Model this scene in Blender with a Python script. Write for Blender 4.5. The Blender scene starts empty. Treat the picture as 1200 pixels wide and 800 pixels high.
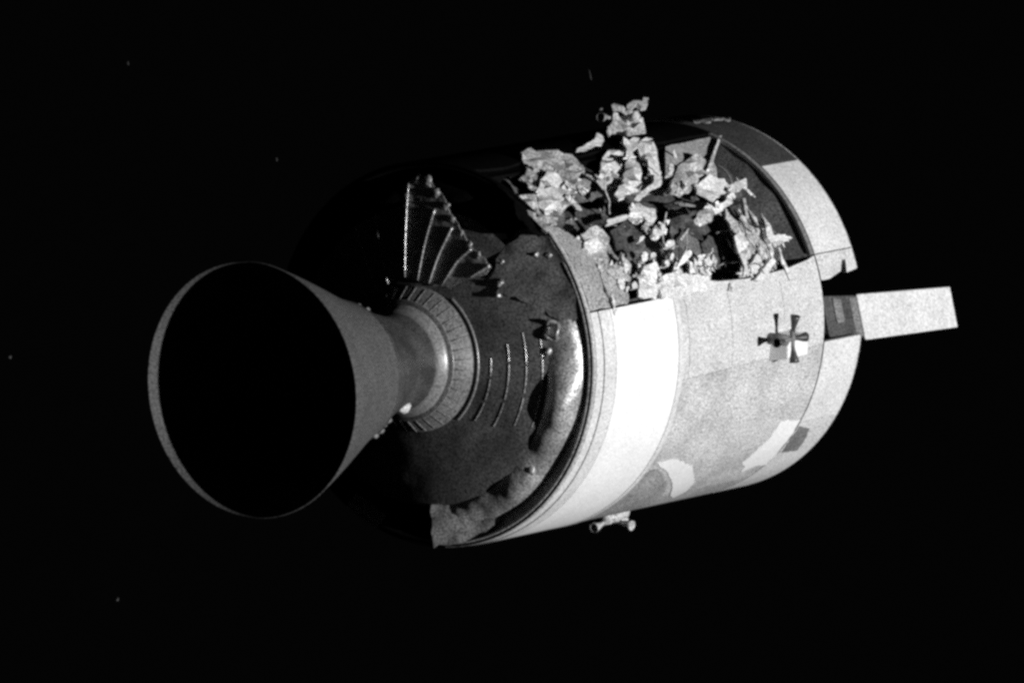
import bpy, bmesh, math, random
from mathutils import Vector, Matrix
from mathutils.geometry import delaunay_2d_cdt
from mathutils import noise as mnoise

rnd = random.Random(13)
scene = bpy.context.scene
COL = scene.collection
RAD = math.radians

# ---------------------------------------------------------------- camera, world, sun, exposure
# spacecraft frame: +X is the forward axis, phi is measured round the axis from -Y towards +Z
cam_data = bpy.data.cameras.new('camera')
cam = bpy.data.objects.new('camera', cam_data)
COL.objects.link(cam)
right = Vector((0.57112841, -0.79850659, -0.19026181))
up = Vector((0.11083046, -0.15464861, 0.98173337))
back = Vector((-0.8133443, -0.58178263, 0.00017464))
mw = Matrix.Identity(4)
for k in range(3):
    mw[k][0], mw[k][1], mw[k][2] = right[k], up[k], back[k]
mw[0][3], mw[1][3], mw[2][3] = -97.51269077, -70.73773055, 0.0
cam.matrix_world = mw
cam_data.sensor_width = 36.0
cam_data.lens = 14002.82 / 1200 * 36
cam_data.clip_start = 1.0
cam_data.clip_end = 2000.0
scene.camera = cam

world = bpy.data.worlds.new('World')
scene.world = world
world.use_nodes = True
world.node_tree.nodes['Background'].inputs[0].default_value = (1, 1, 1, 1)
world.node_tree.nodes['Background'].inputs[1].default_value = 0.0011

SUN_PHI, SUN_AFT = RAD(-12), RAD(2.4)
sd = Vector((-math.sin(SUN_AFT), -math.cos(SUN_AFT) * math.cos(SUN_PHI), math.cos(SUN_AFT) * math.sin(SUN_PHI)))
sun_data = bpy.data.lights.new('sun', 'SUN')
sun_data.energy = 5.0
sun_data.angle = RAD(0.53)
sun = bpy.data.objects.new('sun', sun_data)
COL.objects.link(sun)
sun.rotation_euler = sd.to_track_quat('Z', 'Y').to_euler()
sun.location = sd * 40

scene.view_settings.view_transform = 'Standard'
scene.view_settings.look = 'None'
scene.view_settings.exposure = 0.0
scene.view_settings.gamma = 1.0
scene.cycles.filter_width = 3.0
scene.cycles.use_denoising = False
scene.cycles.max_bounces = 5

# ---------------------------------------------------------------- materials (all neutral greys)
def mat(name, base, rough=0.6, metal=0.0, mottle=0.18, blotch=0.12, bump=0.0, bump_scale=6.0, spec=0.3, mscale=46.0):
    m = bpy.data.materials.new(name)
    m.use_nodes = True
    nt = m.node_tree
    b = nt.nodes['Principled BSDF']
    b.inputs['Roughness'].default_value = rough
    b.inputs['Metallic'].default_value = metal
    b.inputs['Specular IOR Level'].default_value = spec
    tc = nt.nodes.new('ShaderNodeTexCoord')
    n1 = nt.nodes.new('ShaderNodeTexNoise')
    n1.inputs['Scale'].default_value = mscale
    n1.inputs['Detail'].default_value = 2.0
    n1.inputs['Roughness'].default_value = 0.7
    n2 = nt.nodes.new('ShaderNodeTexNoise')
    n2.inputs['Scale'].default_value = 2.3
    n2.inputs['Detail'].default_value = 4.0
    for n in (n1, n2):
        nt.links.new(tc.outputs['Object'], n.inputs['Vector'])
    def ramp(n, amp):
        r = nt.nodes.new('ShaderNodeMapRange')
        r.inputs[1].default_value, r.inputs[2].default_value = 0.3, 0.7
        r.inputs[3].default_value, r.inputs[4].default_value = 1 - amp, 1 + amp
        nt.links.new(n.outputs[0], r.inputs[0])
        return r
    r1, r2 = ramp(n1, min(0.85, mottle * 2.7)), ramp(n2, blotch)
    mu = nt.nodes.new('ShaderNodeMath'); mu.operation = 'MULTIPLY'
    nt.links.new(r1.outputs[0], mu.inputs[0]); nt.links.new(r2.outputs[0], mu.inputs[1])
    mb = nt.nodes.new('ShaderNodeMath'); mb.operation = 'MULTIPLY'
    mb.inputs[1].default_value = base
    nt.links.new(mu.outputs[0], mb.inputs[0])
    cb = nt.nodes.new('ShaderNodeCombineColor')
    for k in range(3):
        nt.links.new(mb.outputs[0], cb.inputs[k])
    nt.links.new(cb.outputs[0], b.inputs['Base Color'])
    if bump:
        n3 = nt.nodes.new('ShaderNodeTexNoise')
        n3.inputs['Scale'].default_value = bump_scale
        n3.inputs['Detail'].default_value = 3.0
        nt.links.new(tc.outputs['Object'], n3.inputs['Vector'])
        bp = nt.nodes.new('ShaderNodeBump')
        bp.inputs['Strength'].default_value = bump
        bp.inputs['Distance'].default_value = 0.05
        nt.links.new(n3.outputs[0], bp.inputs['Height'])
        nt.links.new(bp.outputs[0], b.inputs['Normal'])
    return m

M = {
    'white': mat('white_paint', 0.72, 0.55, mottle=0.07, blotch=0.05),
    'offwhite': mat('offwhite_paint', 0.56, 0.55, mottle=0.14, blotch=0.08),
    'silver': mat('silver_paint', 0.50, 0.5, mottle=0.18, blotch=0.1),
    'grey': mat('grey_paint', 0.43, 0.5, mottle=0.22, blotch=0.2),
    'midgrey': mat('worn_grey_paint', 0.36, 0.55, mottle=0.25, blotch=0.15),
    'dull': mat('dull_grey_paint', 0.15, 0.6, mottle=0.25, blotch=0.2),
    'fan': mat('fan_foil', 0.26, 0.45, 0.15, mottle=0.3, blotch=0.3, bump=0.15, bump_scale=9),
    'foil_loose': mat('loose_foil', 0.15, 0.5, 0.1, mottle=0.3, blotch=0.4),
    'shade_black': mat('painted_shade_black', 0.004, 0.9, mottle=0.2, spec=0.0),  # near-black colour standing in for shade on surfaces meant to look unlit
    'nozzle': mat('burnt_nozzle_metal', 0.055, 0.4, 0.2, mottle=0.2, spec=0.5),
    'collar': mat('dull_collar_metal', 0.13, 0.5, mottle=0.28, blotch=0.2),
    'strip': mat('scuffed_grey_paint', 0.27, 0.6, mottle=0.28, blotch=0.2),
    'dark_plate': mat('dark_plate_grey', 0.05, 0.7, mottle=0.3, blotch=0.35),
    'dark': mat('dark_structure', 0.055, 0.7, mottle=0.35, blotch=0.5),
    'black': mat('black_metal', 0.012, 0.6, mottle=0.3),
    'bell': mat('niobium', 0.068, 0.6, mottle=0.28, blotch=0.12),
    'bell_in': mat('sooty_niobium', 0.048, 0.75, mottle=0.28, blotch=0.06),
    'bell_dark': mat('dark_niobium', 0.04, 0.5, mottle=0.3, blotch=0.6),
    'ring': mat('bare_metal_ring', 0.24, 0.35, 0.3, mottle=0.2),
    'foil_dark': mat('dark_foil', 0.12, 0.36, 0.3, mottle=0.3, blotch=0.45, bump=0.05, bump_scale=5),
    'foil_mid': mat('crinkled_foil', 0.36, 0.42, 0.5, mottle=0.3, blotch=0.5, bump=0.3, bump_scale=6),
    'wire': mat('bright_bead', 0.5, 0.3, 0.5, mottle=0.3, blotch=0.6),
    'scrap_w': mat('white_blanket', 0.60, 0.6, mottle=0.2, blotch=0.15),
    'scrap_b': mat('bright_blanket', 0.72, 0.5, mottle=0.2, blotch=0.15),
    'scrap_g': mat('grey_blanket', 0.36, 0.6, mottle=0.3, blotch=0.3),
    'scrap_m': mat('mottled_blanket', 0.27, 0.6, mottle=0.35, blotch=0.5),
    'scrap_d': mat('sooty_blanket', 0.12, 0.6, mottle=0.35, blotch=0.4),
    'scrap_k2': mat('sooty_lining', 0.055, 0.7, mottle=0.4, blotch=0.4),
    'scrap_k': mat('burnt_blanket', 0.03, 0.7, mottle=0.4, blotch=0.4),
}

# ---------------------------------------------------------------- helpers
def P(x, phi, r):
    a = RAD(phi)
    return Vector((x, -r * math.cos(a), r * math.sin(a)))

def link(name, me, parent=None, m=None):
    o = bpy.data.objects.new(name, me)
    COL.objects.link(o)
    if m is not None:
        me.materials.append(m)
    if parent is not None:
        o.parent = parent
    return o

def mesh(name, verts, faces, parent=None, m=None, smooth=False):
    me = bpy.data.meshes.new(name)
    me.from_pydata([tuple(v) for v in verts], [], faces)
    bm = bmesh.new(); bm.from_mesh(me)
    bmesh.ops.recalc_face_normals(bm, faces=bm.faces)
    bm.to_mesh(me); bm.free()
    if smooth:
        for p in me.polygons:
            p.use_smooth = True
    me.update()
    return link(name, me, parent, m)

def lathe(name, prof, parent, m, p0=0.0, p1=360.0, seg=96, wob=None, smooth=True, cx=None):
    """revolve (x, r) points round the X axis; a closed sweep when p1 - p0 is 360"""
    full = abs(p1 - p0 - 360) < 1e-6
    n = seg if full else seg + 1
    vs, fs = [], []
    for k in range(n):
        ph = p0 + (p1 - p0) * k / seg
        for x, r in prof:
            if wob:
                x, r = wob(x, r, ph)
            vs.append(P(x, ph, r))
    L = len(prof)
    for k in range(seg):
        a, b = k * L, ((k + 1) % n) * L
        for j in range(L - 1):
            fs.append((a + j, b + j, b + j + 1, a + j + 1))
    return mesh(name, vs, fs, parent, m, smooth)

def hoop(name, x, r, w, parent, m, p0=0.0, p1=360.0, seg=96, prof_n=8, wx=None):
    """a torus-like bead of half-width w (wx along X) round the axis"""
    pr = [(x + (wx or w) * math.cos(2 * math.pi * j / prof_n), r + w * math.sin(2 * math.pi * j / prof_n)) for j in range(prof_n + 1)]
    return lathe(name, pr, parent, m, p0, p1, seg)

def in_poly(x, y, poly):
    c = False
    n = len(poly)
    for i in range(n):
        x0, y0 = poly[i]; x1, y1 = poly[i - 1]
        if (y0 > y) != (y1 > y) and x < (x1 - x0) * (y - y0) / (y1 - y0) + x0:
            c = not c
    return c

def edge_dist(x, y, poly):
    d = 1e9
    n = len(poly)
    for i in range(n):
        x0, y0 = poly[i - 1]; x1, y1 = poly[i]
        dx, dy = x1 - x0, y1 - y0
        t = max(0, min(1, ((x - x0) * dx + (y - y0) * dy) / (dx * dx + dy * dy + 1e-12)))
        d = min(d, math.hypot(x - x0 - t * dx, y - y0 - t * dy))
    return d

def fill(outline, sp, jag=0.0, jit=0.25):
    """triangulated 2D filling of an outline: points, triangles, boundary loop"""
    pts = []
    n = len(outline)
    for i in range(n):
        x0, y0 = outline[i]; x1, y1 = outline[(i + 1) % n]
        k = max(1, round(math.hypot(x1 - x0, y1 - y0) / sp))
        for j in range(k):
            t = j / k
            jx = rnd.uniform(-jag, jag); jy = rnd.uniform(-jag, jag)
            pts.append((x0 + (x1 - x0) * t + jx, y0 + (y1 - y0) * t + jy))
    nb = len(pts)
    xs = [p[0] for p in pts]; ys = [p[1] for p in pts]
    poly = pts[:]
    y = min(ys) + sp / 2
    while y < max(ys):
        x = min(xs) + sp / 2
        while x < max(xs):
            a, b = x + rnd.uniform(-jit, jit) * sp, y + rnd.uniform(-jit, jit) * sp
            if in_poly(a, b, poly) and edge_dist(a, b, poly) > sp * 0.45:
                pts.append((a, b))
            x += sp
        y += sp
    v, e, f, ov, oe, of = delaunay_2d_cdt([Vector(p) for p in pts], [], [list(range(nb))], 1, 1e-6)
    tris = [tuple(t) for t in f]
    # boundary edges of the triangulation
    cnt = {}
    for t in tris:
        for i in range(len(t)):
            a, b = t[i], t[(i + 1) % len(t)]
            k = (min(a, b), max(a, b))
            cnt.setdefault(k, []).append((a, b))
    bnd = [c[0] for c in cnt.values() if len(c) == 1]
    return [(p.x, p.y) for p in v], tris, bnd

def slab(name, outline, sp, place, thick, parent, m, jag=0.0, amp=0.0, freq=6.0, smooth=True, jit=0.25):
    """a thin plate: place(a, b, h) gives the point at outline coordinates a, b and height h"""
    pts, tris, bnd = fill(outline, sp, jag, jit)
    seed = Vector((rnd.uniform(0, 50), rnd.uniform(0, 50), rnd.uniform(0, 50)))
    hs = []
    for a, b in pts:
        h = 0.0
        if amp:
            h = amp * mnoise.noise(Vector((a * freq, b * freq, 0)) + seed) * 1.6 + amp * 0.6 * rnd.uniform(-1, 1)
        hs.append(h)
    N = len(pts)
    vs = [place(a, b, h) for (a, b), h in zip(pts, hs)] + [place(a, b, h - thick) for (a, b), h in zip(pts, hs)]
    fs = [t for t in tris] + [tuple(i + N for i in reversed(t)) for t in tris]
    ns = len(fs)
    base = len(vs)
    mp = {}
    for a, b in bnd:                                     # the rim has its own vertices so that edges stay crisp
        for i in (a, b, a + N, b + N):
            if i not in mp:
                mp[i] = len(vs); vs.append(vs[i])
        fs.append((mp[a + N], mp[b + N], mp[b], mp[a]))
    me = bpy.data.meshes.new(name)
    me.from_pydata([tuple(v) for v in vs], [], fs)
    for i, p in enumerate(me.polygons):
        p.use_smooth = smooth and i < ns
    me.update()
    bm = bmesh.new(); bm.from_mesh(me)
    # make the upper side face outwards
    if bm.faces:
        bm.faces.ensure_lookup_table()
        f0 = bm.faces[0]
        pa = pts[tris[0][0]]
        outw = place(pa[0], pa[1], 1.0) - place(pa[0], pa[1], 0.0)
        if f0.normal.dot(outw) < 0:
            bmesh.ops.reverse_faces(bm, faces=bm.faces)
    bm.to_mesh(me); bm.free()
    return link(name, me, parent, m)

R = 1.956
def on_skin(r0=R):
    return lambda a, b, h: P(a, b / R * 180 / math.pi, r0 + h)

def skin(name, outline_deg, m, parent, r0=R, thick=0.03, sp=0.13, jag=0.0, amp=0.0, smooth=True, freq=6.0):
    """a plate bent to the hull, outline in (x, phi degrees)"""
    ol = [(x, RAD(ph) * R) for x, ph in outline_deg]
    return slab(name, ol, sp, on_skin(r0), thick, parent, m, jag, amp, freq, smooth, jit=0.0 if not jag and not amp else 0.25)

def rect(x0, x1, p0, p1):
    return [(x0, p0), (x1, p0), (x1, p1), (x0, p1)]

def tube(name, pts, w, parent, m, n=6, w1=None):
    """a round bar through points, tapering from w to w1"""
    vs, fs = [], []
    K = len(pts)
    for i, p in enumerate(pts):
        d = (pts[min(i + 1, K - 1)] - pts[max(i - 1, 0)]).normalized()
        a = d.orthogonal().normalized() if i == 0 else (a - d * a.dot(d)).normalized()
        b = d.cross(a)
        ww = w + ((w1 if w1 is not None else w) - w) * i / (K - 1)
        for j in range(n):
            t = 2 * math.pi * j / n
            vs.append(p + a * ww * math.cos(t) + b * ww * math.sin(t))
    for i in range(K - 1):
        for j in range(n):
            k = (j + 1) % n
            fs.append((i * n + j, i * n + k, (i + 1) * n + k, (i + 1) * n + j))
    fs.append(tuple(range(n))); fs.append(tuple((K - 1) * n + j for j in range(n)))
    return mesh(name, vs, fs, parent, m, True)

def box(name, pts8, parent, m, bev=0.02):
    """eight corners: bottom ring then top ring; edges chamfered"""
    me = bpy.data.meshes.new(name)
    me.from_pydata([tuple(p) for p in pts8], [], [(0, 1, 2, 3), (4, 5, 6, 7), (0, 1, 5, 4), (1, 2, 6, 5), (2, 3, 7, 6), (3, 0, 4, 7)])
    bm = bmesh.new(); bm.from_mesh(me)
    bmesh.ops.recalc_face_normals(bm, faces=bm.faces)
    if bev:
        bmesh.ops.bevel(bm, geom=list(bm.edges), offset=bev, segments=2, affect='EDGES', profile=0.5)
    bm.to_mesh(me); bm.free()
    return link(name, me, parent, m)

def ball(name, c, r, parent, m, sx=1.0, bumpy=0.0, sub=3):
    bm = bmesh.new()
    bmesh.ops.create_icosphere(bm, subdivisions=sub, radius=r)
    s = Vector((rnd.uniform(0, 9), rnd.uniform(0, 9), rnd.uniform(0, 9)))
    for v in bm.verts:
        if bumpy:
            v.co *= 1 + bumpy * mnoise.noise(v.co * (1.6 / r) + s)
        v.co.x *= sx
        v.co += c
    me = bpy.data.meshes.new(name); bm.to_mesh(me); bm.free()
    for p in me.polygons:
        p.use_smooth = True
    return link(name, me, parent, m)

# ---------------------------------------------------------------- the spacecraft
craft = bpy.data.objects.new('service_module', None)
COL.objects.link(craft)
craft['label'] = 'cylindrical spacecraft module with a dark engine bell and one side panel blown off'
craft['category'] = 'spacecraft'

# inner structure --------------------------------------------------
BAY0, BAY1 = 5.0, 59.5
lathe('inner_shell', [(0.05, R - 0.035), (4.18, R - 0.035)], craft, M['shade_black'], BAY1 + 0.3, 360 + BAY0 - 0.6, 110)
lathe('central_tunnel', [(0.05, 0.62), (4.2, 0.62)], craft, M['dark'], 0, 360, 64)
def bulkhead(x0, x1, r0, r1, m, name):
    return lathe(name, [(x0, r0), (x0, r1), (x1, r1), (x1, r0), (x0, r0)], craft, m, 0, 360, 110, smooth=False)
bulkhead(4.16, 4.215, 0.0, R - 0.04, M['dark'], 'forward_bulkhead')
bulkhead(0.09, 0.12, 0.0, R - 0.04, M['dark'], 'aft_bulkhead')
for ph in (BAY0, BAY1):
    def beam(a, b, h, ph=ph):
        return P(a, ph, b) + P(0, ph + 90, h)
    slab('radial_beam', [(0.12, 0.62), (4.16, 0.62), (4.16, R - 0.04), (0.12, R - 0.04)], 0.3, beam, 0.03, craft, M['shade_black' if ph > 30 else 'dark'], smooth=False)
for xs in (1.72, 3.28):
    def shelf(a, b, h, xs=xs):
        return P(xs + h, a, b)
    vs, fs = [], []
    n = 16
    for k in range(n + 1):
        ph = BAY0 + 0.6 + (BAY1 - BAY0 - 2.4) * k / n
        for r, dx in ((0.64, 0), (1.88, 0), (1.88, 0.05), (0.64, 0.05)):
            vs.append(P(xs + dx, ph, r))
    for k in range(n):
        for j in range(4):
            i = (j + 1) % 4
            fs.append((k * 4 + j, k * 4 + i, k * 4 + 4 + i, k * 4 + 4 + j))
    fs += [(0, 1, 2, 3), tuple(n * 4 + j for j in range(4))]
    mesh('equipment_shelf', vs, fs, craft, M['dark'])
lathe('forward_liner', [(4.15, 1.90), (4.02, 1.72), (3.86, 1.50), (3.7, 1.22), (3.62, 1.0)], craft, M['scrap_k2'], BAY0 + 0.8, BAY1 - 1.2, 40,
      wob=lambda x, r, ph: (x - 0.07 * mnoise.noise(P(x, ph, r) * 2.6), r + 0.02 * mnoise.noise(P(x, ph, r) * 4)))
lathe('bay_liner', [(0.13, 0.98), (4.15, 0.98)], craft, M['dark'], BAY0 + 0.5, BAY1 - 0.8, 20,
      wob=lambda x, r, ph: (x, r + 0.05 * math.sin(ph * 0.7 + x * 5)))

def capsule(name, x0, x1, phi, rc, rr, m, seg=28):
    """a domed cylinder lying along X, centred at phi, rc"""
    c = P(0, phi, rc)
    pr = []
    for k in range(5):
        t = math.pi / 2 * k / 4
        pr.append((x0 + rr * 0.35 * (1 - math.sin(t)), rr * math.sin(t)))
    pr = [(x0 + 0.1 * rr * (1 - k / 4.0), rr * math.sin(math.pi / 2 * k / 4)) for k in range(5)]
    pr = [(x0, 0.001), (x0, rr * 0.6), (x0 + 0.03, rr * 0.9), (x0 + 0.08, rr), (x1 - 0.08, rr), (x1 - 0.03, rr * 0.9), (x1, rr * 0.6), (x1, 0.001)]
    vs, fs = [], []
    for k in range(seg):
        t = 2 * math.pi * k / seg
        for x, r in pr:
            vs.append(c + Vector((x, r * math.cos(t), r * math.sin(t))))
    L = len(pr)
    for k in range(seg):
        a, b = k * L, ((k + 1) % seg) * L
        for j in range(L - 1):
            fs.append((a + j, b + j, b + j + 1, a + j + 1))
    return mesh(name, vs, fs, craft, m, True)

for ph, rc in ((17, 1.52), (33, 1.36), (48, 1.52)):
    t = capsule('fuel_cell', 3.40, 4.10, ph, rc, 0.25, M['dark'])
    for xx in (3.52, 3.95):
        c = P(xx, ph, rc)
        tube('clamp_band', [c + Vector((0, 0.257 * math.cos(a), 0.257 * math.sin(a))) for a in [2 * math.pi * k / 20 for k in range(21)]], 0.012, t, M['dull'], 5)
for x, ph, rc in ((2.15, 20, 1.46), (2.75, 46, 1.42)):
    b = ball('oxygen_tank', P(x, ph, rc), 0.32, craft, M['dark'])
    c = P(x, ph, rc)
    tube('clamp_band', [c + Vector((0.325 * math.cos(a), 0.325 * math.sin(a) * -math.cos(RAD(ph)), 0.325 * math.sin(a) * math.sin(RAD(ph)))) for a in [2 * math.pi * k / 28 for k in range(29)]], 0.014, b, M['dull'], 5)
for x, ph, rc in ((0.95, 38, 1.40), (1.30, 18, 1.36)):
    ball('hydrogen_tank', P(x, ph, rc), 0.34, craft, M['dark'])

# hull plates --------------------------------------------------------
skin('hull_panel', [(1.60, -22.0), (4.19, -19.5), (4.19, -0.2), (4.19, 7.5), (4.05, 6.5), (3.6, 5.0), (2.9, 4.4), (2.3, 5.4), (1.60, 3.8)], M['silver'], craft, jag=0.0)
skin('hull_panel', [(1.60, -72.0), (4.19, -72.0), (4.19, -19.6), (1.60, -22.1)], M['grey'], craft)
skin('hull_panel', rect(1.60, 4.19, -126, -72.1), M['midgrey'], craft)
skin('hull_panel', rect(0.2, 4.19, -180, -126.6), M['grey'], craft)
skin('hull_panel', rect(0.06, 4.19, 120.5, 179.5), M['grey'], craft)
skin('shade_dark_hull_panel', [(0.06, 63), (0.5, 61), (1.1, 63.5), (1.7, 60.5), (2.6, 61.5), (3.3, 60.2), (4.19, 60.4), (4.19, 120), (0.06, 120)], M['shade_black'], craft, jag=0.01)  # upper side painted near-black in place of shade beyond the sun's reach
skin('darker_patch', [(1.62, -54), (1.80, -53), (2.05, -57), (2.4, -65), (2.62, -73), (2.7, -84), (2.6, -100), (1.62, -100)], M['strip'], craft, r0=R + 0.003, thick=0.006, sp=0.09, jag=0.02)  # uneven darker grey area on the lower hull
skin('raised_panel', rect(1.72, 2.44, -20.8, 2.6), M['silver'], craft, r0=R + 0.006, thick=0.01)
skin('raised_panel', rect(2.50, 2.83, -20.4, 2.4), M['silver'], craft, r0=R + 0.006, thick=0.01)
skin('raised_panel', [(3.46, -10.6), (4.04, -10.0), (4.04, 1.4), (3.46, 1.6)], M['silver'], craft, r0=R + 0.006, thick=0.01)
skin('radiator_margin', [(0.19, -126), (0.395, -126), (0.395, 3.25), (0.19, 3.2)], M['offwhite'], craft, r0=R + 0.012, thick=0.03)
skin('white_radiator', [(0.40, -126), (1.508, -126), (1.508, 3.4), (0.40, 3.2)], M['white'], craft, r0=R + 0.012, thick=0.03)
skin('radiator_edge_strip', rect(1.512, 1.592, -126, 3.3), M['offwhite'], craft, r0=R + 0.016, thick=0.03)
skin('aft_edge_plate', rect(0.06, 0.185, -179, 3.2), M['offwhite'], craft)
skin('torn_hull_plate', [(0.06, 3.6), (0.74, 3.8), (0.80, 6.5), (0.70, 9.5), (0.72, 13), (0.6, 16), (0.58, 20), (0.50, 24), (0.38, 25.5), (0.30, 28.5), (0.20, 31), (0.06, 32)], M['strip'], craft, sp=0.07, jag=0.012)
# frame strips round the open bay
lathe('bay_frame', [(4.13, R - 0.03), (4.13, R + 0.004), (4.19, R + 0.004), (4.19, R - 0.03)], craft, M['dull'], 8, 60, 24, smooth=False)

# forward ring of radiator plates -----------------------------------------
FX0, FX1 = 4.215, 4.885
def front(p0, p1, m, name='forward_radiator', x0=FX0, x1=FX1):
    return skin(name, rect(x0, x1, p0, p1), M[m], craft, thick=0.05, sp=0.09)
front(8.0, 40, 'offwhite')
skin('forward_plate', [(FX0, -0.3), (4.37, -0.3), (4.60, 1.4), (4.66, 4.6), (4.73, 4.6), (4.70, 0.6), (FX1, 1.2), (FX1, 7.6), (FX0, 7.6)], M['silver'], craft, thick=0.05, sp=0.07)
front(40.4, 90, 'dark_plate', 'dark_forward_plate')  # darker tone than the neighbouring plates
front(-45.5, -19.0, 'offwhite')
front(-59.8, -45.6, 'silver', 'forward_plate')
front(-86, -59.9, 'offwhite')
front(-179.5, -86.4, 'offwhite')
front(90.4, 180, 'grey', 'forward_plate')
lathe('forward_rim', [(4.89, R - 0.06), (4.89, R - 0.004), (4.91, R - 0.004), (4.91, R - 0.06), (4.89, R - 0.06)], craft, M['grey'], 1.4, 360 - 19.2, 110, smooth=False)
# worn markings near the forward edge
skin('worn_white_marking', [(3.60, -60.4), (3.66, -55), (3.757, -51.0), (3.76, -46.5), (3.80, -43.6), (4.0, -44.2), (4.186, -44.6), (4.186, -64.5), (4.0, -63.5), (3.80, -66.2), (3.76, -63.2)], M['white'], craft, r0=R + 0.004, thick=0.006, sp=0.06, jag=0.014)
skin('dark_marking', [(4.24, -47.4), (4.48, -49.4), (4.57, -54.5), (4.60, -59.6), (4.28, -58.6), (4.225, -52)], M['dull'], craft, r0=R + 0.004, thick=0.006, sp=0.06, jag=0.008)
skin('bright_marking', [(1.72, -50.5), (2.02, -50.2), (2.52, -55.8), (2.95, -66), (3.06, -72), (3.02, -77), (2.80, -73), (2.50, -64.8), (2.1, -56.5)], M['white'], craft, r0=R + 0.006, thick=0.008, sp=0.06, jag=0.008)

# aft rim ---------------------------------------------------------------------
RIM = [(0.045, R - 0.20), (0.06, R - 0.10), (0.05, R - 0.075), (0.0, R - 0.065), (-0.012, R - 0.045), (0.0, R - 0.03), (0.022, R - 0.026), (0.022, R - 0.018), (0.0, R - 0.014), (-0.006, R), (0.05, R + 0.002)]
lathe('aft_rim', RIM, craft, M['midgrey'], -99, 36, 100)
lathe('shade_dark_aft_rim', RIM, craft, M['shade_black'], 36, 223, 100)  # unlit side of the rim, its shade put into the colour
lathe('aft_rim', RIM, craft, M['strip'], -137, -124, 12)  # paler stretch that glints between the painted shade
lathe('shade_dark_aft_rim', RIM, craft, M['shade_black'], -124, -99, 14)  # shade painted into this lower stretch too

# aft heat shield: a shallow bulging foil dome with beads -------------------------------
DOME = [(-0.345, 0.74), (-0.31, 0.95), (-0.265, 1.15), (-0.22, 1.32), (-0.165, 1.48), (-0.10, 1.62)]
def dome_x(r):
    for (x0, r0), (x1, r1) in zip(DOME, DOME[1:]):
        if r <= r1:
            return x0 + (x1 - x0) * (r - r0) / (r1 - r0)
    return DOME[-1][0]
def crinkle(amp, fr):
    def w(x, r, ph):
        q = P(x, ph, r)
        return x + amp * mnoise.noise(q * fr), r
    return w
prof = [(dome_x(0.74 + 0.80 * k / 30), 0.74 + 0.80 * k / 30) for k in range(31)]
shield = lathe('aft_heat_shield', prof, craft, M['foil_dark'], 0, 360, 150, wob=crinkle(0.004, 4))
hoop('bead_ring', dome_x(0.79) - 0.004, 0.79, 0.013, shield, M['ring'], -60, 40, 70)
for r, bits in ((0.93, ((-52, -38), (-36, -22), (-20, -9))), (1.12, ((-47, -33), (-31, -12), (-11, -2))), (1.30, ((-41, -27), (-25, -13), (-12, 2))),
                (1.46, ((-38, -24), (-22, -10), (-9, -2))), (1.59, ((-30, -20), (-17, -8)))):
    for p0, p1 in bits:
        hoop('bead_ring', dome_x(r) - 0.003, r, 0.005, shield, M['wire'], p0, p1, 16, 6)
for k in range(8):
    ph = 100 + 10.9 * k
    tube('bead_rib', [P(dome_x(r) - 0.006, ph, r) for r in [0.78 + 0.8 * j / 8 for j in range(9)]], 0.006, shield, M['wire'])
# fan of pleated foil standing clear of the dome on the upper side, with its ribs
def fan_x(r):
    return -0.348 + 0.085 * (r - 0.7) / 1.1
FAN = [(86.4, .844), (84.0, 1.3), (82.2, 1.74), (77.8, 1.816), (73.5, 1.845), (69.6, 1.752), (64.7, 1.654), (61.1, 1.55), (57.0, 1.482), (51.2, 1.402), (46.2, 1.355), (39.3, 1.353), (33.5, 1.36), (34, 1.20), (38.4, 1.091), (46, .87), (60, .79), (76, .79)]
fan_pts = [(r * math.cos(RAD(ph)), r * math.sin(RAD(ph))) for ph, r in FAN]
fan = slab('foil_fan', fan_pts, 0.06, lambda a, b, h: Vector((fan_x(math.hypot(a, b)) - h, -a, b)), 0.008, craft, M['fan'], jag=0.012, amp=0.006)
def rib(line, w0, w1, name='fan_rib'):
    pts = []
    for i in range(13):
        u = i / 12 * (len(line) - 1)
        j = min(int(u), len(line) - 2); f = u - j
        r = line[j][0] + (line[j + 1][0] - line[j][0]) * f
        ph = line[j][1] + (line[j + 1][1] - line[j][1]) * f
        pts.append(P(fan_x(r) - 0.010, ph, r))
    return tube(name, pts, w0, fan, M['wire'], 6, w1)
rib([(.824, 83.7), (1.288, 81.9), (1.763, 80.1)], .006, .006)
rib([(.80, 72.6), (1.179, 70.6), (1.54, 68.2)], .006, .013)
rib([(.794, 62.6), (1.092, 61.2), (1.425, 58.4)], .006, .014)
rib([(.85, 52.0), (1.163, 49.4), (1.341, 46.0)], .005, .020)
rib([(1.10, 38.6), (1.22, 36.6), (1.351, 34.6)], .008, .022)
# crumpled edge of the fan
for ph, r, sz in ((77, 1.80, .05), (73, 1.80, .06), (69, 1.70, .05), (64, 1.60, .045), (60, 1.50, .04), (54, 1.42, .035), (48, 1.36, .04), (42, 1.34, .035)):
    ball('foil_tuft', P(fan_x(r) - 0.005, ph, r), sz, fan, M['fan'], sx=0.35, bumpy=0.8, sub=2)

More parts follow.
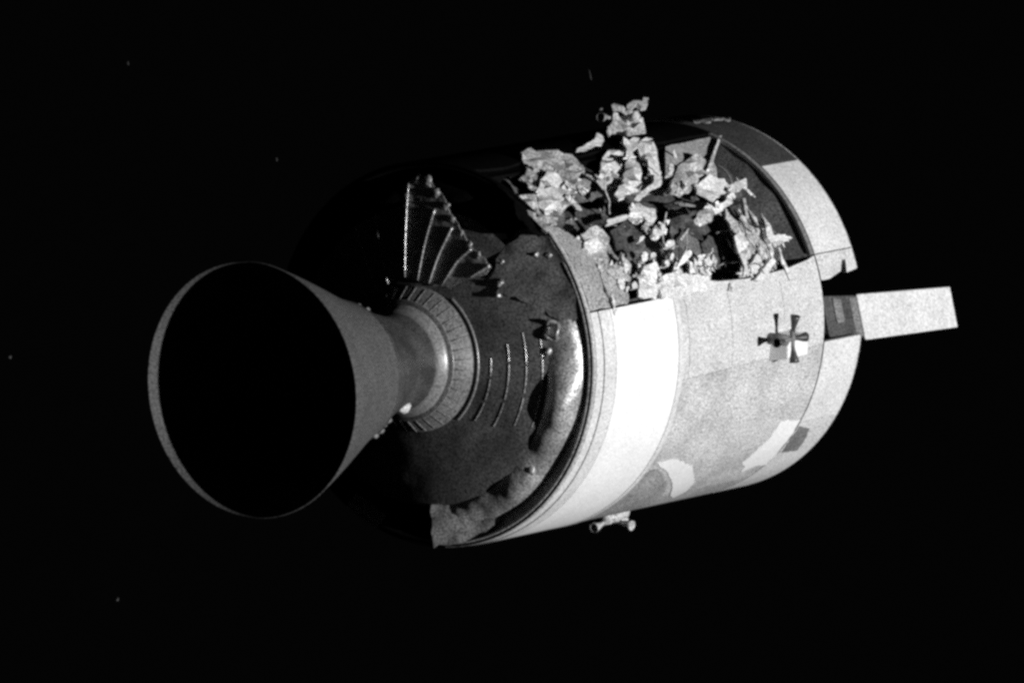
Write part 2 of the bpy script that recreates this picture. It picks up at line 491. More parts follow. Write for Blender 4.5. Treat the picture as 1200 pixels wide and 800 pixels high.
# rounded crinkled shoulder round the dome
sh = [(dome_x(1.50) + 0.01, 1.50), (dome_x(1.53), 1.53), (-0.13, 1.575), (-0.105, 1.62), (-0.075, 1.66), (-0.04, 1.70), (0.0, 1.735), (0.04, 1.755), (0.07, 1.76)]
def shoulder_wob(x, r, ph):
    q = P(x, ph, r)
    k = math.sin(math.pi * min(1.0, max(0.0, (r - 1.50) / 0.27)))
    g = 0.11 * math.exp(-((ph + 27) / 14.0) ** 2) + 0.07 * math.exp(-((ph + 61) / 8.0) ** 2)
    r += (0.075 * math.exp(-((ph + 14) / 20.0) ** 2) + 0.06 * math.exp(-((ph + 100) / 16.0) ** 2) + 0.02) * min(1.0, max(0.0, (r - 1.50) / 0.2))
    n = (mnoise.noise(q * 2.6 + Vector((3.1, 0, 1.7))) * 0.08 + mnoise.noise(q * 7.0) * 0.022 + g) * k
    return x - n * 0.9, r + n * 0.35
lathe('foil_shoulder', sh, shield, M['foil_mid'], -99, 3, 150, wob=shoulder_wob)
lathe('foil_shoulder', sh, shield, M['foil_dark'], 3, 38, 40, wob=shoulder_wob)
lathe('shade_dark_shoulder', sh, shield, M['shade_black'], 38, 261, 130, wob=shoulder_wob)  # shade painted near-black on the side away from the sun

# crumpled foil leaning out at the bottom of the rim
def lean(a, b, h):
    ph = math.degrees(a / 1.75) - 90
    return P(-0.015 + 0.011 * (ph + 80) - h, ph, b)
slab('loose_foil', [(RAD(ph + 90) * 1.75, r) for ph, r in ((-99, 1.50), (-99, 1.92), (-90, 1.90), (-82, 1.86), (-76, 1.80), (-80, 1.68), (-86, 1.60), (-92, 1.52))], 0.07, lean, 0.01, craft, M['foil_loose'], jag=0.015, amp=0.02)

# added near-black flap past the rim, shaped only to shade the foil beside it
lip = [(0.05, 29), (-0.18, 29.5), (-0.27, 33), (-0.25, 36), (-0.27, 39), (-0.17, 41.5), (-0.10, 44), (-0.05, 48), (-0.03, 53), (0.05, 54)]
skin('added_shade_flap', lip, M['shade_black'], craft, r0=R - 0.01, thick=0.012, sp=0.06, jag=0.014, amp=0.008)

# torn blanket sheet lifted off the rim on the open side
def blank(a, b, h):
    # a = phi, b = radius ; lifts aft towards its inner edge
    t = (1.90 - b) / 0.65
    return P(-0.01 - 0.27 * max(t, 0) ** 1.1 - h, a, b)
ol = [(3, 1.90), (14, 1.92), (26, 1.92), (33, 1.92), (36, 1.80), (35, 1.68), (37, 1.55), (36, 1.42), (33, 1.36), (31, 1.24), (27, 1.33), (23, 1.23), (18, 1.36), (13, 1.46), (9, 1.52), (5, 1.62), (1, 1.72)]
pts = [(math.radians(a) * 1.6, b) for a, b in ol]
slab('torn_blanket', pts, 0.07, lambda a, b, h: blank(math.degrees(a / 1.6), b, h), 0.015, craft, M['foil_dark'], jag=0.02, amp=0.02)
for ph, r, s, e in ((26, 1.30, 0.040, 2.2), (22, 1.22, 0.030, 1.8), (24.5, 1.82, 0.035, 1.2), (27, 1.72, 0.03, 2.0), (33, 1.42, 0.03, 1.5), (-7, 1.52, 0.045, 1.0), (-53, 1.66, 0.045, 1.0)):
    c = P(0.0 - 0.27 * max(0, (1.9 - r) / 0.65) if ph > 0 else dome_x(r) - 0.01, ph, r)
    ball('foil_tuft', c, s, craft, M['foil_mid'], sx=0.6 * e, bumpy=0.9, sub=2)
hoop_c = P(-0.16, 0.5, 1.61)
tube('loose_ring', [hoop_c + Vector((0.03 * math.sin(3 * a), 0.075 * math.cos(a), 0.095 * math.sin(a))) for a in [2 * math.pi * k / 16 for k in range(17)]], 0.02, craft, M['foil_mid'], 6)

# engine ---------------------------------------------------------------------------
bell_prof = [(-3.11, 1.28), (-2.85, 1.188), (-2.6, 1.095), (-2.35, 0.997), (-2.1, 0.896), (-1.85, 0.80), (-1.62, 0.735)]
engine = lathe('engine_bell', bell_prof, craft, M['bell'], 0, 360, 140)
up_prof = [(-1.605, 0.72), (-1.45, 0.655), (-1.25, 0.585), (-1.05, 0.53), (-0.9, 0.49), (-0.78, 0.475), (-0.66, 0.495)]
lathe('upper_nozzle', up_prof, engine, M['bell_dark'], 0, 360, 110)
lathe('bell_lining', [(x, r - 0.02) for x, r in bell_prof + up_prof], engine, M['bell_in'], 0, 360, 140)
lathe('exit_lip', [(-3.11, 1.26), (-3.118, 1.265), (-3.118, 1.276), (-3.11, 1.28)], engine, M['bell'], 0, 360, 140)
lathe('joint_ring', [(-1.625, 0.725), (-1.632, 0.744), (-1.615, 0.744), (-1.60, 0.715)], engine, M['bell_dark'], 0, 360, 120)
lathe('throat_ring', [(-0.66, 0.495), (-0.645, 0.525), (-0.60, 0.540), (-0.585, 0.565), (-0.55, 0.572), (-0.535, 0.565), (-0.53, 0.50)], engine, M['ring'], 0, 360, 100)
lathe('mount_collar', [(-0.53, 0.54), (-0.53, 0.60), (-0.52, 0.61), (-0.37, 0.735), (-0.345, 0.745), (-0.335, 0.70)], engine, M['collar'], 0, 360, 100)
hoop('collar_bead', -0.515, 0.607, 0.010, engine, M['ring'])
for k in range(40):
    a = 9.0 * k
    tube('collar_rib', [P(-0.515, a, 0.617), P(-0.375, a, 0.735)], 0.006, engine, M['collar'], 5)
# small fittings along the lower edge of the nozzle
for x, r, ph, s in ((-0.93, 0.50, -68, 0.055), (-1.32, 0.612, -66, 0.03), (-1.58, 0.715, -64, 0.035), (-1.70, 0.765, -63, 0.025), (-1.45, 0.66, -65, 0.025), (-1.55, 0.70, 62, 0.025), (-1.35, 0.62, 64, 0.03)):
    ball('nozzle_fitting', P(x, ph, r), s, engine, M['scrap_g' if s > 0.05 else 'dull'], sx=1.8, bumpy=0.5, sub=2)

# umbilical arm -----------------------------------------------------------------
def arm(name, xa, xb, za, ha, zb, hb, y0, y1, m, bev):
    """box from xa to xb whose lower edge runs za..zb and height ha..hb, near face y0, far face y1"""
    p = [(xa, y0, za), (xb, y0, zb), (xb, y1, zb + 0.14), (xa, y1, za + 0.14), (xa, y0, za + ha), (xb, y0, zb + hb), (xb, y1, zb + hb), (xa, y1, za + ha)]
    return box(name, [Vector(q) for q in p], craft, m, bev)
housing = arm('umbilical_housing', 5.12, 6.86, -0.705, 0.485, -0.765, 0.435, -1.75, -1.35, M['offwhite'], 0.015)
stub = arm('umbilical_hinge', 4.50, 5.115, -0.60, 0.43, -0.67, 0.44, -1.735, -1.38, M['dark'], 0.01)
arm('hinge_plate', 4.66, 4.80, -0.48, 0.27, -0.48, 0.24, -1.755, -1.70, M['dull'], 0.01).parent = stub
arm('hinge_plate', 4.98, 5.10, -0.655, 0.42, -0.665, 0.42, -1.745, -1.70, M['dull'], 0.01).parent = stub
arm('hinge_mount', 4.22, 4.52, -0.55, 0.30, -0.56, 0.30, -1.70, -1.45, M['black'], 0.01).parent = stub

# thruster quads -------------------------------------------------------------------
def quad(x, phi, m_box, m_noz, h0=0.0, m_br=None, sc=1.0):
    m_br = m_br or m_noz
    base = craft
    e_t = P(0, phi + 90, 1.0)                       # tangential
    e_r = P(0, phi, 1.0)
    e_x = Vector((1, 0, 0))
    def q(a, t, h):
        return e_x * (x + a * sc) + e_t * t * sc + e_r * (R + h0 + h * sc)
    b = box('thruster_quad', [q(.0, -.24, -.02), q(.44, -.24, -.02), q(.44, .05, -.02), q(.0, .05, -.02),
                              q(.03, -.20, .20), q(.40, -.20, .20), q(.40, .0, .20), q(.03, .0, .20)], craft, m_box, 0.02)
    def noz(p, d):
        d = d.normalized()
        a = d.orthogonal().normalized(); c = d.cross(a)
        pr = [(0.0, 0.022), (0.05, 0.024), (0.08, 0.03), (0.11, 0.036), (0.15, 0.046), (0.185, 0.052), (0.185, 0.046), (0.10, 0.026)]
        vs, fs = [], []
        n = 18
        for s, r in pr:
            for j in range(n):
                t = 2 * math.pi * j / n
                vs.append(p + d * s + a * r * math.cos(t) + c * r * math.sin(t))
        for i in range(len(pr) - 1):
            for j in range(n):
                k = (j + 1) % n
                fs.append((i * n + j, i * n + k, (i + 1) * n + k, (i + 1) * n + j))
        mesh('thruster_nozzle', vs, fs, b, m_noz, True)
    noz(q(.10, .06, .20), e_t + e_r * 0.17)
    noz(q(.10, -.06, .20), -e_t + e_r * 0.17)
    noz(q(-.06, 0, .20), -e_x + e_r * 0.17)
    noz(q(.13, 0, .19), e_x + e_r * 0.17)
    tube('thruster_bracket', [q(-.02, .0, .0), q(-.02, .0, .21)], 0.06 * sc, b, m_br, 10)
    tube('thruster_bracket', [q(.10, -.10, .2), q(.10, .10, .2)], 0.026 * sc, b, m_br, 8)
    tube('thruster_bracket', [q(-.10, 0, .2), q(.14, 0, .2)], 0.024 * sc, b, m_br, 8)
    return b
quad(3.20, -14.5, M['white'], M['nozzle'], m_br=M['dull'])
quad(3.06, -102.5, M['scrap_g'], M['scrap_g'], h0=-0.07)
quad(3.04, 73.5, M['scrap_m'], M['scrap_m'], h0=0.0, sc=0.8)
quad(3.20, 163, M['scrap_w'], M['black'])

# torn insulation and wreckage hanging in the open bay --------------------------------
SCRAPS = [
    ('rod', 'w', 2.209, 48, 64.9, 1.976, [(-0.385,-0.093),(-0.263,-0.025),(0.179,0.078),(0.322,0.162),(0.392,0.149),(0.295,0.038),(0.163,-0.029),(0.112,-0.002),(-0.367,-0.133),(-0.439,-0.149)]),
    ('sheet', 'w', 2.014, 48, 51.6, 1.936, [(0.049,0.178),(0.261,0.248),(0.51,0.294),(0.471,0.21),(0.267,0.065),(0.022,-0.072),(-0.082,-0.126),(-0.246,-0.24),(-0.437,-0.295),(-0.51,-0.191),(-0.295,-0.05)]),
    ('sheet', 'w', 2.186, 48, 49.5, 1.986, [(0.392,0.381),(0.435,0.347),(0.589,0.345),(0.455,0.241),(0.295,0.197),(0.061,-0.052),(-0.073,-0.209),(-0.276,-0.353),(-0.709,-0.435),(-0.698,-0.346),(-0.489,-0.277),(-0.259,-0.138),(0.034,0.062),(0.262,0.239)]),
    ('sheet', 'w', 2.674, 48, 51.7, 1.956, [(0.132,0.262),(0.369,0.311),(0.229,0.135),(0.074,-0.093),(-0.103,-0.243),(-0.253,-0.252),(-0.3,-0.207),(-0.138,-0.054),(-0.007,0.141)]),
    ('rod', 'w', 2.107, 39, 39, 2.006, [(-0.382,-0.103),(-0.061,-0.005),(0.086,0.031),(0.203,0.132),(0.292,0.104),(0.19,0.001),(0.028,-0.019),(-0.353,-0.137)]),
    ('sheet', 'g', 1.327, 47.1, 47.1, 1.906, [(0.001,0.104),(0.233,0.098),(0.155,0.023),(-0.142,-0.117),(-0.243,-0.116)]),
    ('sheet', 'g', 3.028, 48, 70.5, 2.116, [(-0.446,-0.147),(-0.336,-0.075),(-0.141,-0.018),(0.111,0.214),(0.275,0.266),(0.242,0.172),(0.255,0.114),(0.398,0.088),(0.286,-0.039),(0.108,-0.136),(-0.072,-0.141),(-0.233,-0.13),(-0.423,-0.169)]),
    ('rod', 'g', 4.142, 48, 85.3, 2.156, [(-0.19,0.006),(-0.014,0.06),(0.119,0.026),(0.211,0.084),(0.264,0.056),(0.093,-0.063),(-0.013,-0.063),(-0.019,0.001),(-0.176,-0.052),(-0.267,-0.055)]),
    ('sheet', 'm', 0.73, 48, 49.2, 1.926, [(0.24,0.53),(0.6,0.521),(0.742,0.381),(0.9,0.296),(0.79,0.147),(0.5,0.003),(0.218,-0.197),(-0.24,-0.39),(-0.8,-0.645),(-0.785,-0.509),(-0.72,-0.271),(-0.648,-0.09),(-0.443,-0.073),(-0.322,-0.123),(-0.086,0.084),(0.103,0.358)]),
    ('sheet', 'w', 0.603, 44.3, 44.3, 1.956, [(-0.203,0.054),(0.312,0.324),(0.37,0.263),(0.35,0.139),(0.304,-0.007),(0.018,-0.111),(-0.293,-0.235),(-0.467,-0.281),(-0.379,-0.144)]),
    ('sheet', 'd', 0.301, 47.2, 47.2, 1.816, [(0.099,0.442),(0.262,0.426),(0.132,0.216),(-0.053,-0.078),(-0.09,-0.316),(-0.122,-0.446),(-0.18,-0.408),(-0.095,-0.07),(0.046,0.232)]),
    ('sheet', 'g', 1.678, 29.6, 29.6, 1.926, [(-0.069,0.149),(0.097,0.177),(0.253,0.056),(0.179,-0.034),(0.036,-0.091),(-0.091,-0.149),(-0.104,-0.11),(-0.011,-0.034),(-0.122,-0.007),(-0.169,0.049)]),
    ('sheet', 'w', 1.66, 29.4, 29.4, 1.936, [(-0.069,0.15),(0.098,0.178),(0.254,0.057),(0.179,-0.046),(0.023,-0.088),(-0.089,-0.148),(-0.102,-0.108),(-0.003,-0.034),(-0.12,-0.006),(-0.168,0.05)]),
    ('sheet', 'w', 1.759, 24.6, 24.6, 1.956, [(-0.124,0.009),(-0.002,0.029),(0.083,0.065),(0.151,0.045),(0.1,-0.031),(-0.082,-0.079),(-0.125,-0.05)]),
    ('rod', 'w', 1.171, 29.9, 29.9, 1.986, [(-0.184,0.01),(0.2,0.034),(0.197,-0.003),(-0.213,-0.037)]),
    ('lump', 'w', 0.508, 22.8, 22.8, 1.986, [(0.151,-0.019),(0.075,-0.062),(-0.036,-0.076),(-0.129,-0.055),(-0.162,-0.008),(-0.119,0.042),(-0.02,0.072),(0.089,0.068),(0.156,0.032)]),
    ('sheet', 'g', 0.63, 20.3, 20.3, 1.956, [(-0.171,0.215),(0.081,0.273),(0.189,0.238),(0.2,0.125),(0.007,-0.029),(0.016,-0.186),(0.044,-0.279),(-0.049,-0.267),(-0.121,-0.103),(-0.194,0.017)]),
    ('sheet', 'w', 1.228, 9.5, 9.5, 1.976, [(-0.29,-0.147),(-0.139,0.045),(-0.02,0.134),(0.104,0.141),(0.152,0.074),(0.107,-0.065),(0.085,-0.19)]),
    ('sheet', 'w', 1.83, 9.2, 9.2, 1.986, [(-0.433,0.017),(-0.14,0.046),(-0.02,0.135),(0.078,0.217),(0.154,0.198),(0.105,0.142),(-0.075,0.039),(0.099,-0.022),(0.317,-0.067),(0.426,-0.121),(0.251,-0.183),(-0.217,-0.212),(-0.541,-0.175)]),
    ('sheet', 'w', 2.278, 10.7, 10.7, 1.926, [(-0.094,0.043),(0.018,0.114),(0.13,0.039),(0.099,-0.041),(-0.034,-0.089),(-0.12,-0.058)]),
    ('sheet', 'w', 3.134, 35.9, 35.9, 1.936, [(-0.182,0.082),(0.14,0.138),(0.296,0.048),(0.163,-0.071),(-0.155,-0.162),(-0.261,-0.027)]),
    ('sheet', 'w', 3.586, 34.6, 34.6, 1.956, [(-0.152,0.036),(0.175,0.058),(0.115,-0.035),(-0.136,-0.066)]),
    ('sheet', 'w', 3.145, 29.3, 29.3, 1.956, [(-0.027,0.002),(0.211,0.11),(0.246,0.059),(0.021,-0.036),(-0.213,-0.097),(-0.234,-0.033)]),
    ('sheet', 'g', 2.625, 25.8, 25.8, 1.926, [(-0.01,0.055),(0.236,0.113),(0.146,-0.052),(-0.058,-0.041),(-0.31,-0.083)]),
    ('sheet', 'g', 3.399, 14.3, 14.3, 1.896, [(-0.3,0.402),(-0.124,0.25),(0.106,0.146),(0.244,0.156),(0.301,0.176),(0.313,0.069),(0.524,0.059),(0.481,-0.002),(0.277,-0.045),(0.215,-0.104),(0.047,-0.19),(-0.101,-0.278),(-0.328,-0.356),(-0.511,-0.309),(-0.41,-0.163),(-0.372,0.016),(-0.351,0.171)]),
    ('sheet', 'w', 3.132, 8.3, 8.3, 1.976, [(-0.076,0.031),(0.045,0.093),(0.154,0.056),(0.081,-0.037),(-0.054,-0.085),(-0.149,-0.062)]),
    ('rod', 'w', 3.203, 5.6, 5.6, 2.006, [(-0.247,-0.073),(0.17,0.117),(0.214,0.075),(0.033,-0.03),(-0.171,-0.094)]),
    ('rod', 'w', 3.589, 15.7, 15.7, 1.986, [(-0.13,-0.016),(-0.087,0.086),(-0.013,0.104),(-0.012,-0.003),(0.197,-0.013),(0.152,-0.075),(-0.106,-0.072)]),
    ('sheet', 'w', 2.955, 11.7, 11.7, 1.976, [(-0.031,0.185),(0.12,0.22),(0.14,0.114),(-0.002,-0.076),(-0.038,-0.2),(-0.138,-0.189),(-0.047,-0.045)]),
    ('rod', 'g', 3.444, 26.5, 26.5, 1.936, [(0.061,0.121),(0.1,0.116),(-0.054,-0.118),(-0.108,-0.12)]),
    ('panel', 'p', 3.466, 48, 52.2, 1.896, [(-0.179,0.212),(0.318,0.229),(0.907,0.249),(0.052,-0.226),(-0.303,-0.215),(-0.779,-0.252)]),
    ('rod', 'w', 3.797, 48, 50.2, 1.936, [(-0.442,-0.236),(0.398,0.241),(0.459,0.248),(-0.41,-0.251)]),
    ('sheet', 'g', 0.599, 10.5, 10.5, 1.966, [(-0.159,0.175),(0.034,0.194),(0.21,0.106),(0.156,0.016),(0.062,-0.029),(0.027,-0.203),(-0.151,-0.196),(-0.181,-0.056)]),
    ('lump', 'w', 0.854, 13.9, 13.9, 1.996, [(0.042,-0.005),(0.003,-0.043),(-0.038,-0.056),(-0.057,-0.036),(-0.043,0.005),(-0.003,0.043),(0.038,0.057),(0.056,0.037)]),
    ('lump', 'w', 1.239, 16.3, 16.3, 1.996, [(0.046,-0.017),(-0.015,-0.049),(-0.067,-0.052),(-0.08,-0.025),(-0.046,0.016),(0.014,0.048),(0.067,0.051),(0.08,0.024)]),
    ('lump', 'w', 1.416, 16.4, 16.4, 1.986, [(0.05,-0.004),(0.019,-0.024),(-0.022,-0.029),(-0.05,-0.016),(-0.049,0.007),(-0.018,0.028),(0.023,0.032),(0.051,0.019)]),
    ('lump', 'w', 1.34, 22, 22, 1.986, [(0.025,-0.017),(-0.026,-0.032),(-0.058,-0.023),(-0.046,0.004),(0.001,0.03),(0.047,0.033),(0.058,0.013)]),
    ('lump', 'w', 1.576, 13.2, 13.2, 1.986, [(0.046,-0.004),(0.016,-0.028),(-0.024,-0.035),(-0.049,-0.021),(-0.045,0.007),(-0.015,0.031),(0.025,0.038),(0.05,0.024)]),
    ('lump', 'w', 1.72, 15, 15, 1.986, [(0.028,-0.003),(-0.002,-0.029),(-0.031,-0.033),(-0.037,-0.012),(-0.015,0.019),(0.017,0.035),(0.037,0.026)]),
    ('lump', 'w', 0.911, 8.7, 8.7, 1.986, [(0.05,-0.007),(0.021,-0.033),(-0.021,-0.04),(-0.05,-0.025),(-0.05,0.004),(-0.021,0.03),(0.021,0.037),(0.051,0.022)]),
    ('lump', 'w', 0.766, 8, 8, 1.986, [(0.022,-0.011),(-0.013,-0.027),(-0.039,-0.024),(-0.036,-0.004),(-0.006,0.018),(0.028,0.025),(0.041,0.012)]),
    ('lump', 'w', 0.682, 9.8, 9.8, 1.986, [(0.053,0.003),(0.035,-0.04),(-0.003,-0.061),(-0.039,-0.045),(-0.052,-0.004),(-0.035,0.04),(0.004,0.06),(0.04,0.045)]),
    ('lump', 'w', 1.767, 18.8, 18.8, 1.986, [(0.071,-0.008),(0.03,-0.03),(-0.028,-0.035),(-0.07,-0.019),(-0.07,0.009),(-0.03,0.032),(0.028,0.037),(0.07,0.02)]),
    ('lump', 'w', 1.639, 23.2, 23.2, 1.986, [(0.055,-0.007),(0.009,-0.034),(-0.044,-0.035),(-0.064,-0.011),(-0.036,0.022),(0.019,0.037),(0.06,0.024)]),
    ('lump', 'w', 1.813, 24.3, 24.3, 1.986, [(0.042,-0.003),(-0.007,-0.038),(-0.05,-0.043),(-0.055,-0.014),(-0.019,0.027),(0.032,0.049),(0.059,0.035)]),
    ('lump', 'w', 2.762, 38.1, 38.1, 1.976, [(0.053,-0.01),(-0.003,-0.042),(-0.057,-0.051),(-0.078,-0.031),(-0.053,0.006),(0.003,0.039),(0.058,0.048),(0.079,0.028)]),
    ('lump', 'w', 2.759, 45.3, 45.3, 1.976, [(0.038,-0.005),(-0.023,-0.043),(-0.071,-0.055),(-0.077,-0.034),(-0.038,0.008),(0.023,0.046),(0.071,0.057),(0.077,0.036)]),
    ('lump', 'g', 2.482, 37.6, 37.6, 1.976, [(0.053,-0.008),(-0.007,-0.045),(-0.063,-0.055),(-0.082,-0.034),(-0.053,0.007),(0.006,0.044),(0.062,0.054),(0.082,0.033)]),
    ('lump', 'g', 2.628, 39.1, 39.1, 1.976, [(0.026,-0.005),(-0.028,-0.044),(-0.066,-0.057),(-0.065,-0.038),(-0.026,0.003),(0.028,0.041),(0.066,0.055),(0.065,0.035)]),
    ('sheet', 'g', 3.065, 40.9, 40.9, 1.906, [(-0.574,-0.082),(0.007,0.228),(0.4,0.291),(0.511,0.149),(0.317,-0.099),(0.169,-0.076),(-0.041,-0.104),(-0.28,-0.128),(-0.505,-0.169)]),
    ('sheet', 'k', 2.385, 25, 25, 1.896, [(-0.252,0.104),(0.018,0.094),(0.328,0.127),(0.438,0.018),(0.19,-0.022),(-0.076,-0.084),(-0.279,-0.153),(-0.364,-0.095)]),
    ('sheet', 'k', 1.339, 25.1, 25.1, 1.866, [(-0.172,0.101),(0.14,0.179),(0.31,0.063),(0.074,-0.119),(-0.118,-0.142),(-0.234,-0.08)]),
    ('rod', 'g', 2.118, 21.1, 21.1, 1.976, [(-0.11,-0.033),(0.103,0.055),(0.118,0.04),(-0.11,-0.067)]),
]
FLECKS = [(2.22, -1.0, 2.49, .014, .08, 'dim upright sliver of debris drifting above the top thruster cluster'),
          (-3.32, -1.0, 2.17, .02, .02, 'faint fleck drifting in black space straight above the engine bell'),
          (-8.09, -1.0, .74, .025, .02, 'faint fleck drifting at the left edge of the picture'),
          (-5.4, -1.0, 3.32, .018, .02, 'faint fleck drifting in the upper left corner, highest of all the flecks'),
          (-7.17, -1.0, -1.72, .02, .018, 'faint fleck drifting in the lower left corner of the picture')]
TONE = {'w': 'scrap_w', 'g': 'scrap_g', 'm': 'scrap_g', 'd': 'scrap_d', 'k': 'scrap_k2', 'p': 'midgrey'}
NAME = {'rod': 'bent_strut', 'sheet': 'torn_insulation', 'lump': 'insulation_tuft', 'panel': 'bent_panel'}
for kind, tone, x, tilt, phi, r, ol in SCRAPS:
    if kind == 'sheet':
        ol = [(a * 1.09, b * 1.09) for a, b in ol]
    c = P(x, phi, r)
    n_ = P(0, tilt, 1.0)
    t_ = P(0, tilt + 90, 1.0)
    size = max(max(a for a, b in ol) - min(a for a, b in ol), max(b for a, b in ol) - min(b for a, b in ol))
    sp = {'rod': 0.045, 'sheet': 0.085, 'lump': 0.03, 'panel': 0.12}[kind]
    amp = {'rod': 0.008, 'sheet': 0.034, 'lump': 0.012, 'panel': 0.004}[kind]
    th = {'rod': 0.05, 'sheet': 0.025, 'lump': 0.05, 'panel': 0.03}[kind]
    jag = {'rod': 0.004, 'sheet': 0.016, 'lump': 0.006, 'panel': 0.003}[kind]
    slab(NAME[kind], ol, sp, lambda a, b, h: c + Vector((a, 0, 0)) + t_ * b + n_ * h, th, craft, M[TONE[tone]], jag=jag, amp=amp, freq=7, smooth=False)

# dark sheets of burnt blanket further in
def blob(n, a, b):
    return [(a * rnd.uniform(.6, 1.1) * math.cos(2 * math.pi * k / n), b * rnd.uniform(.6, 1.1) * math.sin(2 * math.pi * k / n)) for k in range(n)]
def scrap(name, x, phi, r, ol, m, sp, th, jag, amp):
    c = P(x, phi, r); n_ = P(0, phi, 1.0); t_ = P(0, phi + 90, 1.0)
    n_ = (n_ + Vector((rnd.gauss(0, .2), rnd.gauss(0, .2), rnd.gauss(0, .2)))).normalized()
    slab(name, ol, sp, lambda a, b, h: c + Vector((a, 0, 0)) + t_ * b + n_ * h, th, craft, m, jag=jag, amp=amp, freq=5, smooth=False)
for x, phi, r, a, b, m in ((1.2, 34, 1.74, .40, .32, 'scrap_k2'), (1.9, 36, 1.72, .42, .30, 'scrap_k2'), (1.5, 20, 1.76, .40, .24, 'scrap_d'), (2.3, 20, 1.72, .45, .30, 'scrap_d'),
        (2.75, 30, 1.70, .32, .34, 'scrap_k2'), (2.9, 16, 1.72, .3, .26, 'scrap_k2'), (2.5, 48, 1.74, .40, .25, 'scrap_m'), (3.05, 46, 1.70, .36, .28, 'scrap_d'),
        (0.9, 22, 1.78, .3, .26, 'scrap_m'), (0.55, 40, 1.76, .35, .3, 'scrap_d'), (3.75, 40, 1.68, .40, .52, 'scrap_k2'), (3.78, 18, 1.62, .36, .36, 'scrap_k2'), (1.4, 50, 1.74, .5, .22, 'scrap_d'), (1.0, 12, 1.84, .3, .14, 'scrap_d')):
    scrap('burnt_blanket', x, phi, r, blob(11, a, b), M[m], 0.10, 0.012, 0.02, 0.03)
for k in range(30):
    x = rnd.uniform(0.7, 2.5); ph = rnd.uniform(5.5, 13) + 3 * (x < 1.2)
    scrap('insulation_tuft', x, ph, rnd.uniform(1.86, 1.97), blob(4, rnd.uniform(.02, .10), rnd.uniform(.04, .16)), M[rnd.choice(['scrap_w', 'scrap_w', 'scrap_g'])], 0.04, 0.02, 0.012, 0.02)
for k in range(26):
    x = rnd.uniform(3.05, 3.65); ph = rnd.uniform(6, 26)
    scrap('insulation_tuft', x, ph, rnd.uniform(1.82, 1.97), blob(4, rnd.uniform(.02, .06), rnd.uniform(.06, .2)), M[rnd.choice(['scrap_w', 'scrap_w', 'scrap_g'])], 0.04, 0.02, 0.012, 0.02)
for k in range(14):
    x = rnd.uniform(0.25, 1.0); ph = rnd.uniform(34, 60)
    scrap('insulation_tuft', x, ph, rnd.uniform(1.84, 1.96), blob(5, rnd.uniform(.04, .14), rnd.uniform(.04, .16)), M[rnd.choice(['scrap_w', 'scrap_g', 'scrap_m'])], 0.05, 0.02, 0.012, 0.03)

# shreds fraying off the torn pieces
for kind, tone, x, tilt, phi, r, ol in SCRAPS:
    if kind == 'sheet' and tone in 'wg' and r < 2.05:
        for k in range(3):
            a, b = rnd.choice(ol)
            L = rnd.uniform(.06, .15)
            scrap('insulation_tuft', x + a, phi + math.degrees(b / 2.0), r + rnd.uniform(-.03, .05), blob(4, *rnd.choice([(L, L * .22), (L * .22, L), (L * .5, L * .4)])), M[rnd.choice(['scrap_b', 'scrap_w'])], 0.03, 0.012, 0.01, 0.02)

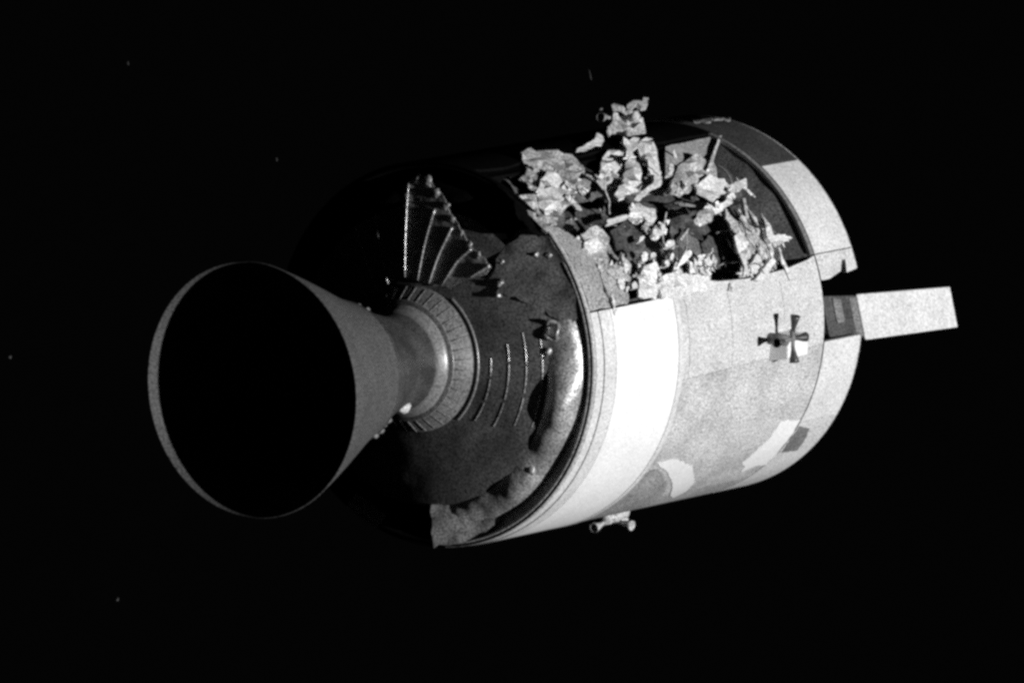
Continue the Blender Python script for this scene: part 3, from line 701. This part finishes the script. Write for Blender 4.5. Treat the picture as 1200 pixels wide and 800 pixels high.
# smaller strips, wires and tatters strewn through the bay
def strip(x, phi, r, length, width, m, name):
    d = Vector((rnd.gauss(0, 1), rnd.gauss(0, 1), rnd.gauss(0, 1))).normalized()
    pts = []
    p = P(x, phi, r)
    K = 6
    for k in range(K):
        pts.append(p.copy())
        d = (d + Vector((rnd.gauss(0, .35), rnd.gauss(0, .35), rnd.gauss(0, .35)))).normalized()
        p = p + d * (length / K)
        rad = math.hypot(p.y, p.z)
        if rad > R + 0.05:
            p.y *= (R + 0.05) / rad; p.z *= (R + 0.05) / rad
        p.x = min(max(p.x, 0.15), 4.1)
    vs, fs = [], []
    for k, q in enumerate(pts):
        t = (pts[min(k + 1, K - 1)] - pts[max(k - 1, 0)]).normalized()
        s = t.cross(Vector((rnd.gauss(0, .3), -0.6, 0.5 + rnd.gauss(0, .3)))).normalized()
        w = width * (1 - 0.6 * abs(k / (K - 1) - 0.4)) * rnd.uniform(0.6, 1.2)
        u = t.cross(s) * 0.006
        vs += [q - s * w - u, q + s * w - u, q + s * w + u, q - s * w + u]
    for k in range(K - 1):
        for j in range(4):
            i = (j + 1) % 4
            fs.append((k * 4 + j, k * 4 + i, k * 4 + 4 + i, k * 4 + 4 + j))
    fs += [(0, 1, 2, 3), tuple((K - 1) * 4 + j for j in range(4))]
    return mesh(name, vs, fs, craft, m)
for k in range(70):
    low = rnd.random() < 0.6
    x = rnd.uniform(0.5, 2.6) if rnd.random() < 0.7 else rnd.uniform(3.0, 3.6)
    ph = rnd.uniform(6, 18) if low else rnd.uniform(14, 54)
    strip(x, ph, rnd.uniform(1.6, 1.94), rnd.uniform(0.1, 0.32), rnd.uniform(0.008, 0.024), M[rnd.choice(['scrap_w', 'scrap_g', 'scrap_g', 'scrap_m'])], 'insulation_strip')
for k in range(14):
    x = rnd.uniform(0.6, 3.8); ph = rnd.uniform(10, 50); r = rnd.uniform(1.4, 1.9)
    p = P(x, ph, r); pts = []
    d = Vector((rnd.gauss(0, 1), rnd.gauss(0, .4), rnd.gauss(0, 1))).normalized()
    for j in range(9):
        pts.append(p.copy())
        d = (d + Vector((rnd.gauss(0, .3), rnd.gauss(0, .3), rnd.gauss(0, .3)))).normalized()
        p = p + d * 0.08
    tube('loose_wire', pts, 0.008, craft, M['scrap_g'], 5)
# tatters at the far forward edge
for x, ph, s in ((4.28, 67.5, .05), (4.44, 67.0, .05), (4.58, 66.5, .06), (4.74, 66, .05)):
    scrap('insulation_tuft', x, ph, R + 0.05, blob(8, s * 1.7, s), M['scrap_d'], 0.03, 0.02, 0.01, 0.012)

# specks drifting clear of the craft
for x, y, z, a, b, lab in FLECKS:
    o = slab('debris_fleck', [(a * math.cos(2 * math.pi * k / 7) * rnd.uniform(.6, 1.2), b * math.sin(2 * math.pi * k / 7) * rnd.uniform(.6, 1.2)) for k in range(7)], 0.03,
             lambda u, v, h: Vector((u, -h, v)), 0.01, None, M['scrap_k'], amp=0.006, smooth=False)
    o.location = (x, y, z)
    o.rotation_euler = (rnd.uniform(-.6, .6), rnd.uniform(-.6, .6), rnd.uniform(-.6, .6))
    o['label'] = lab
    o['category'] = 'debris'
    o['group'] = 'flecks drifting round the spacecraft'
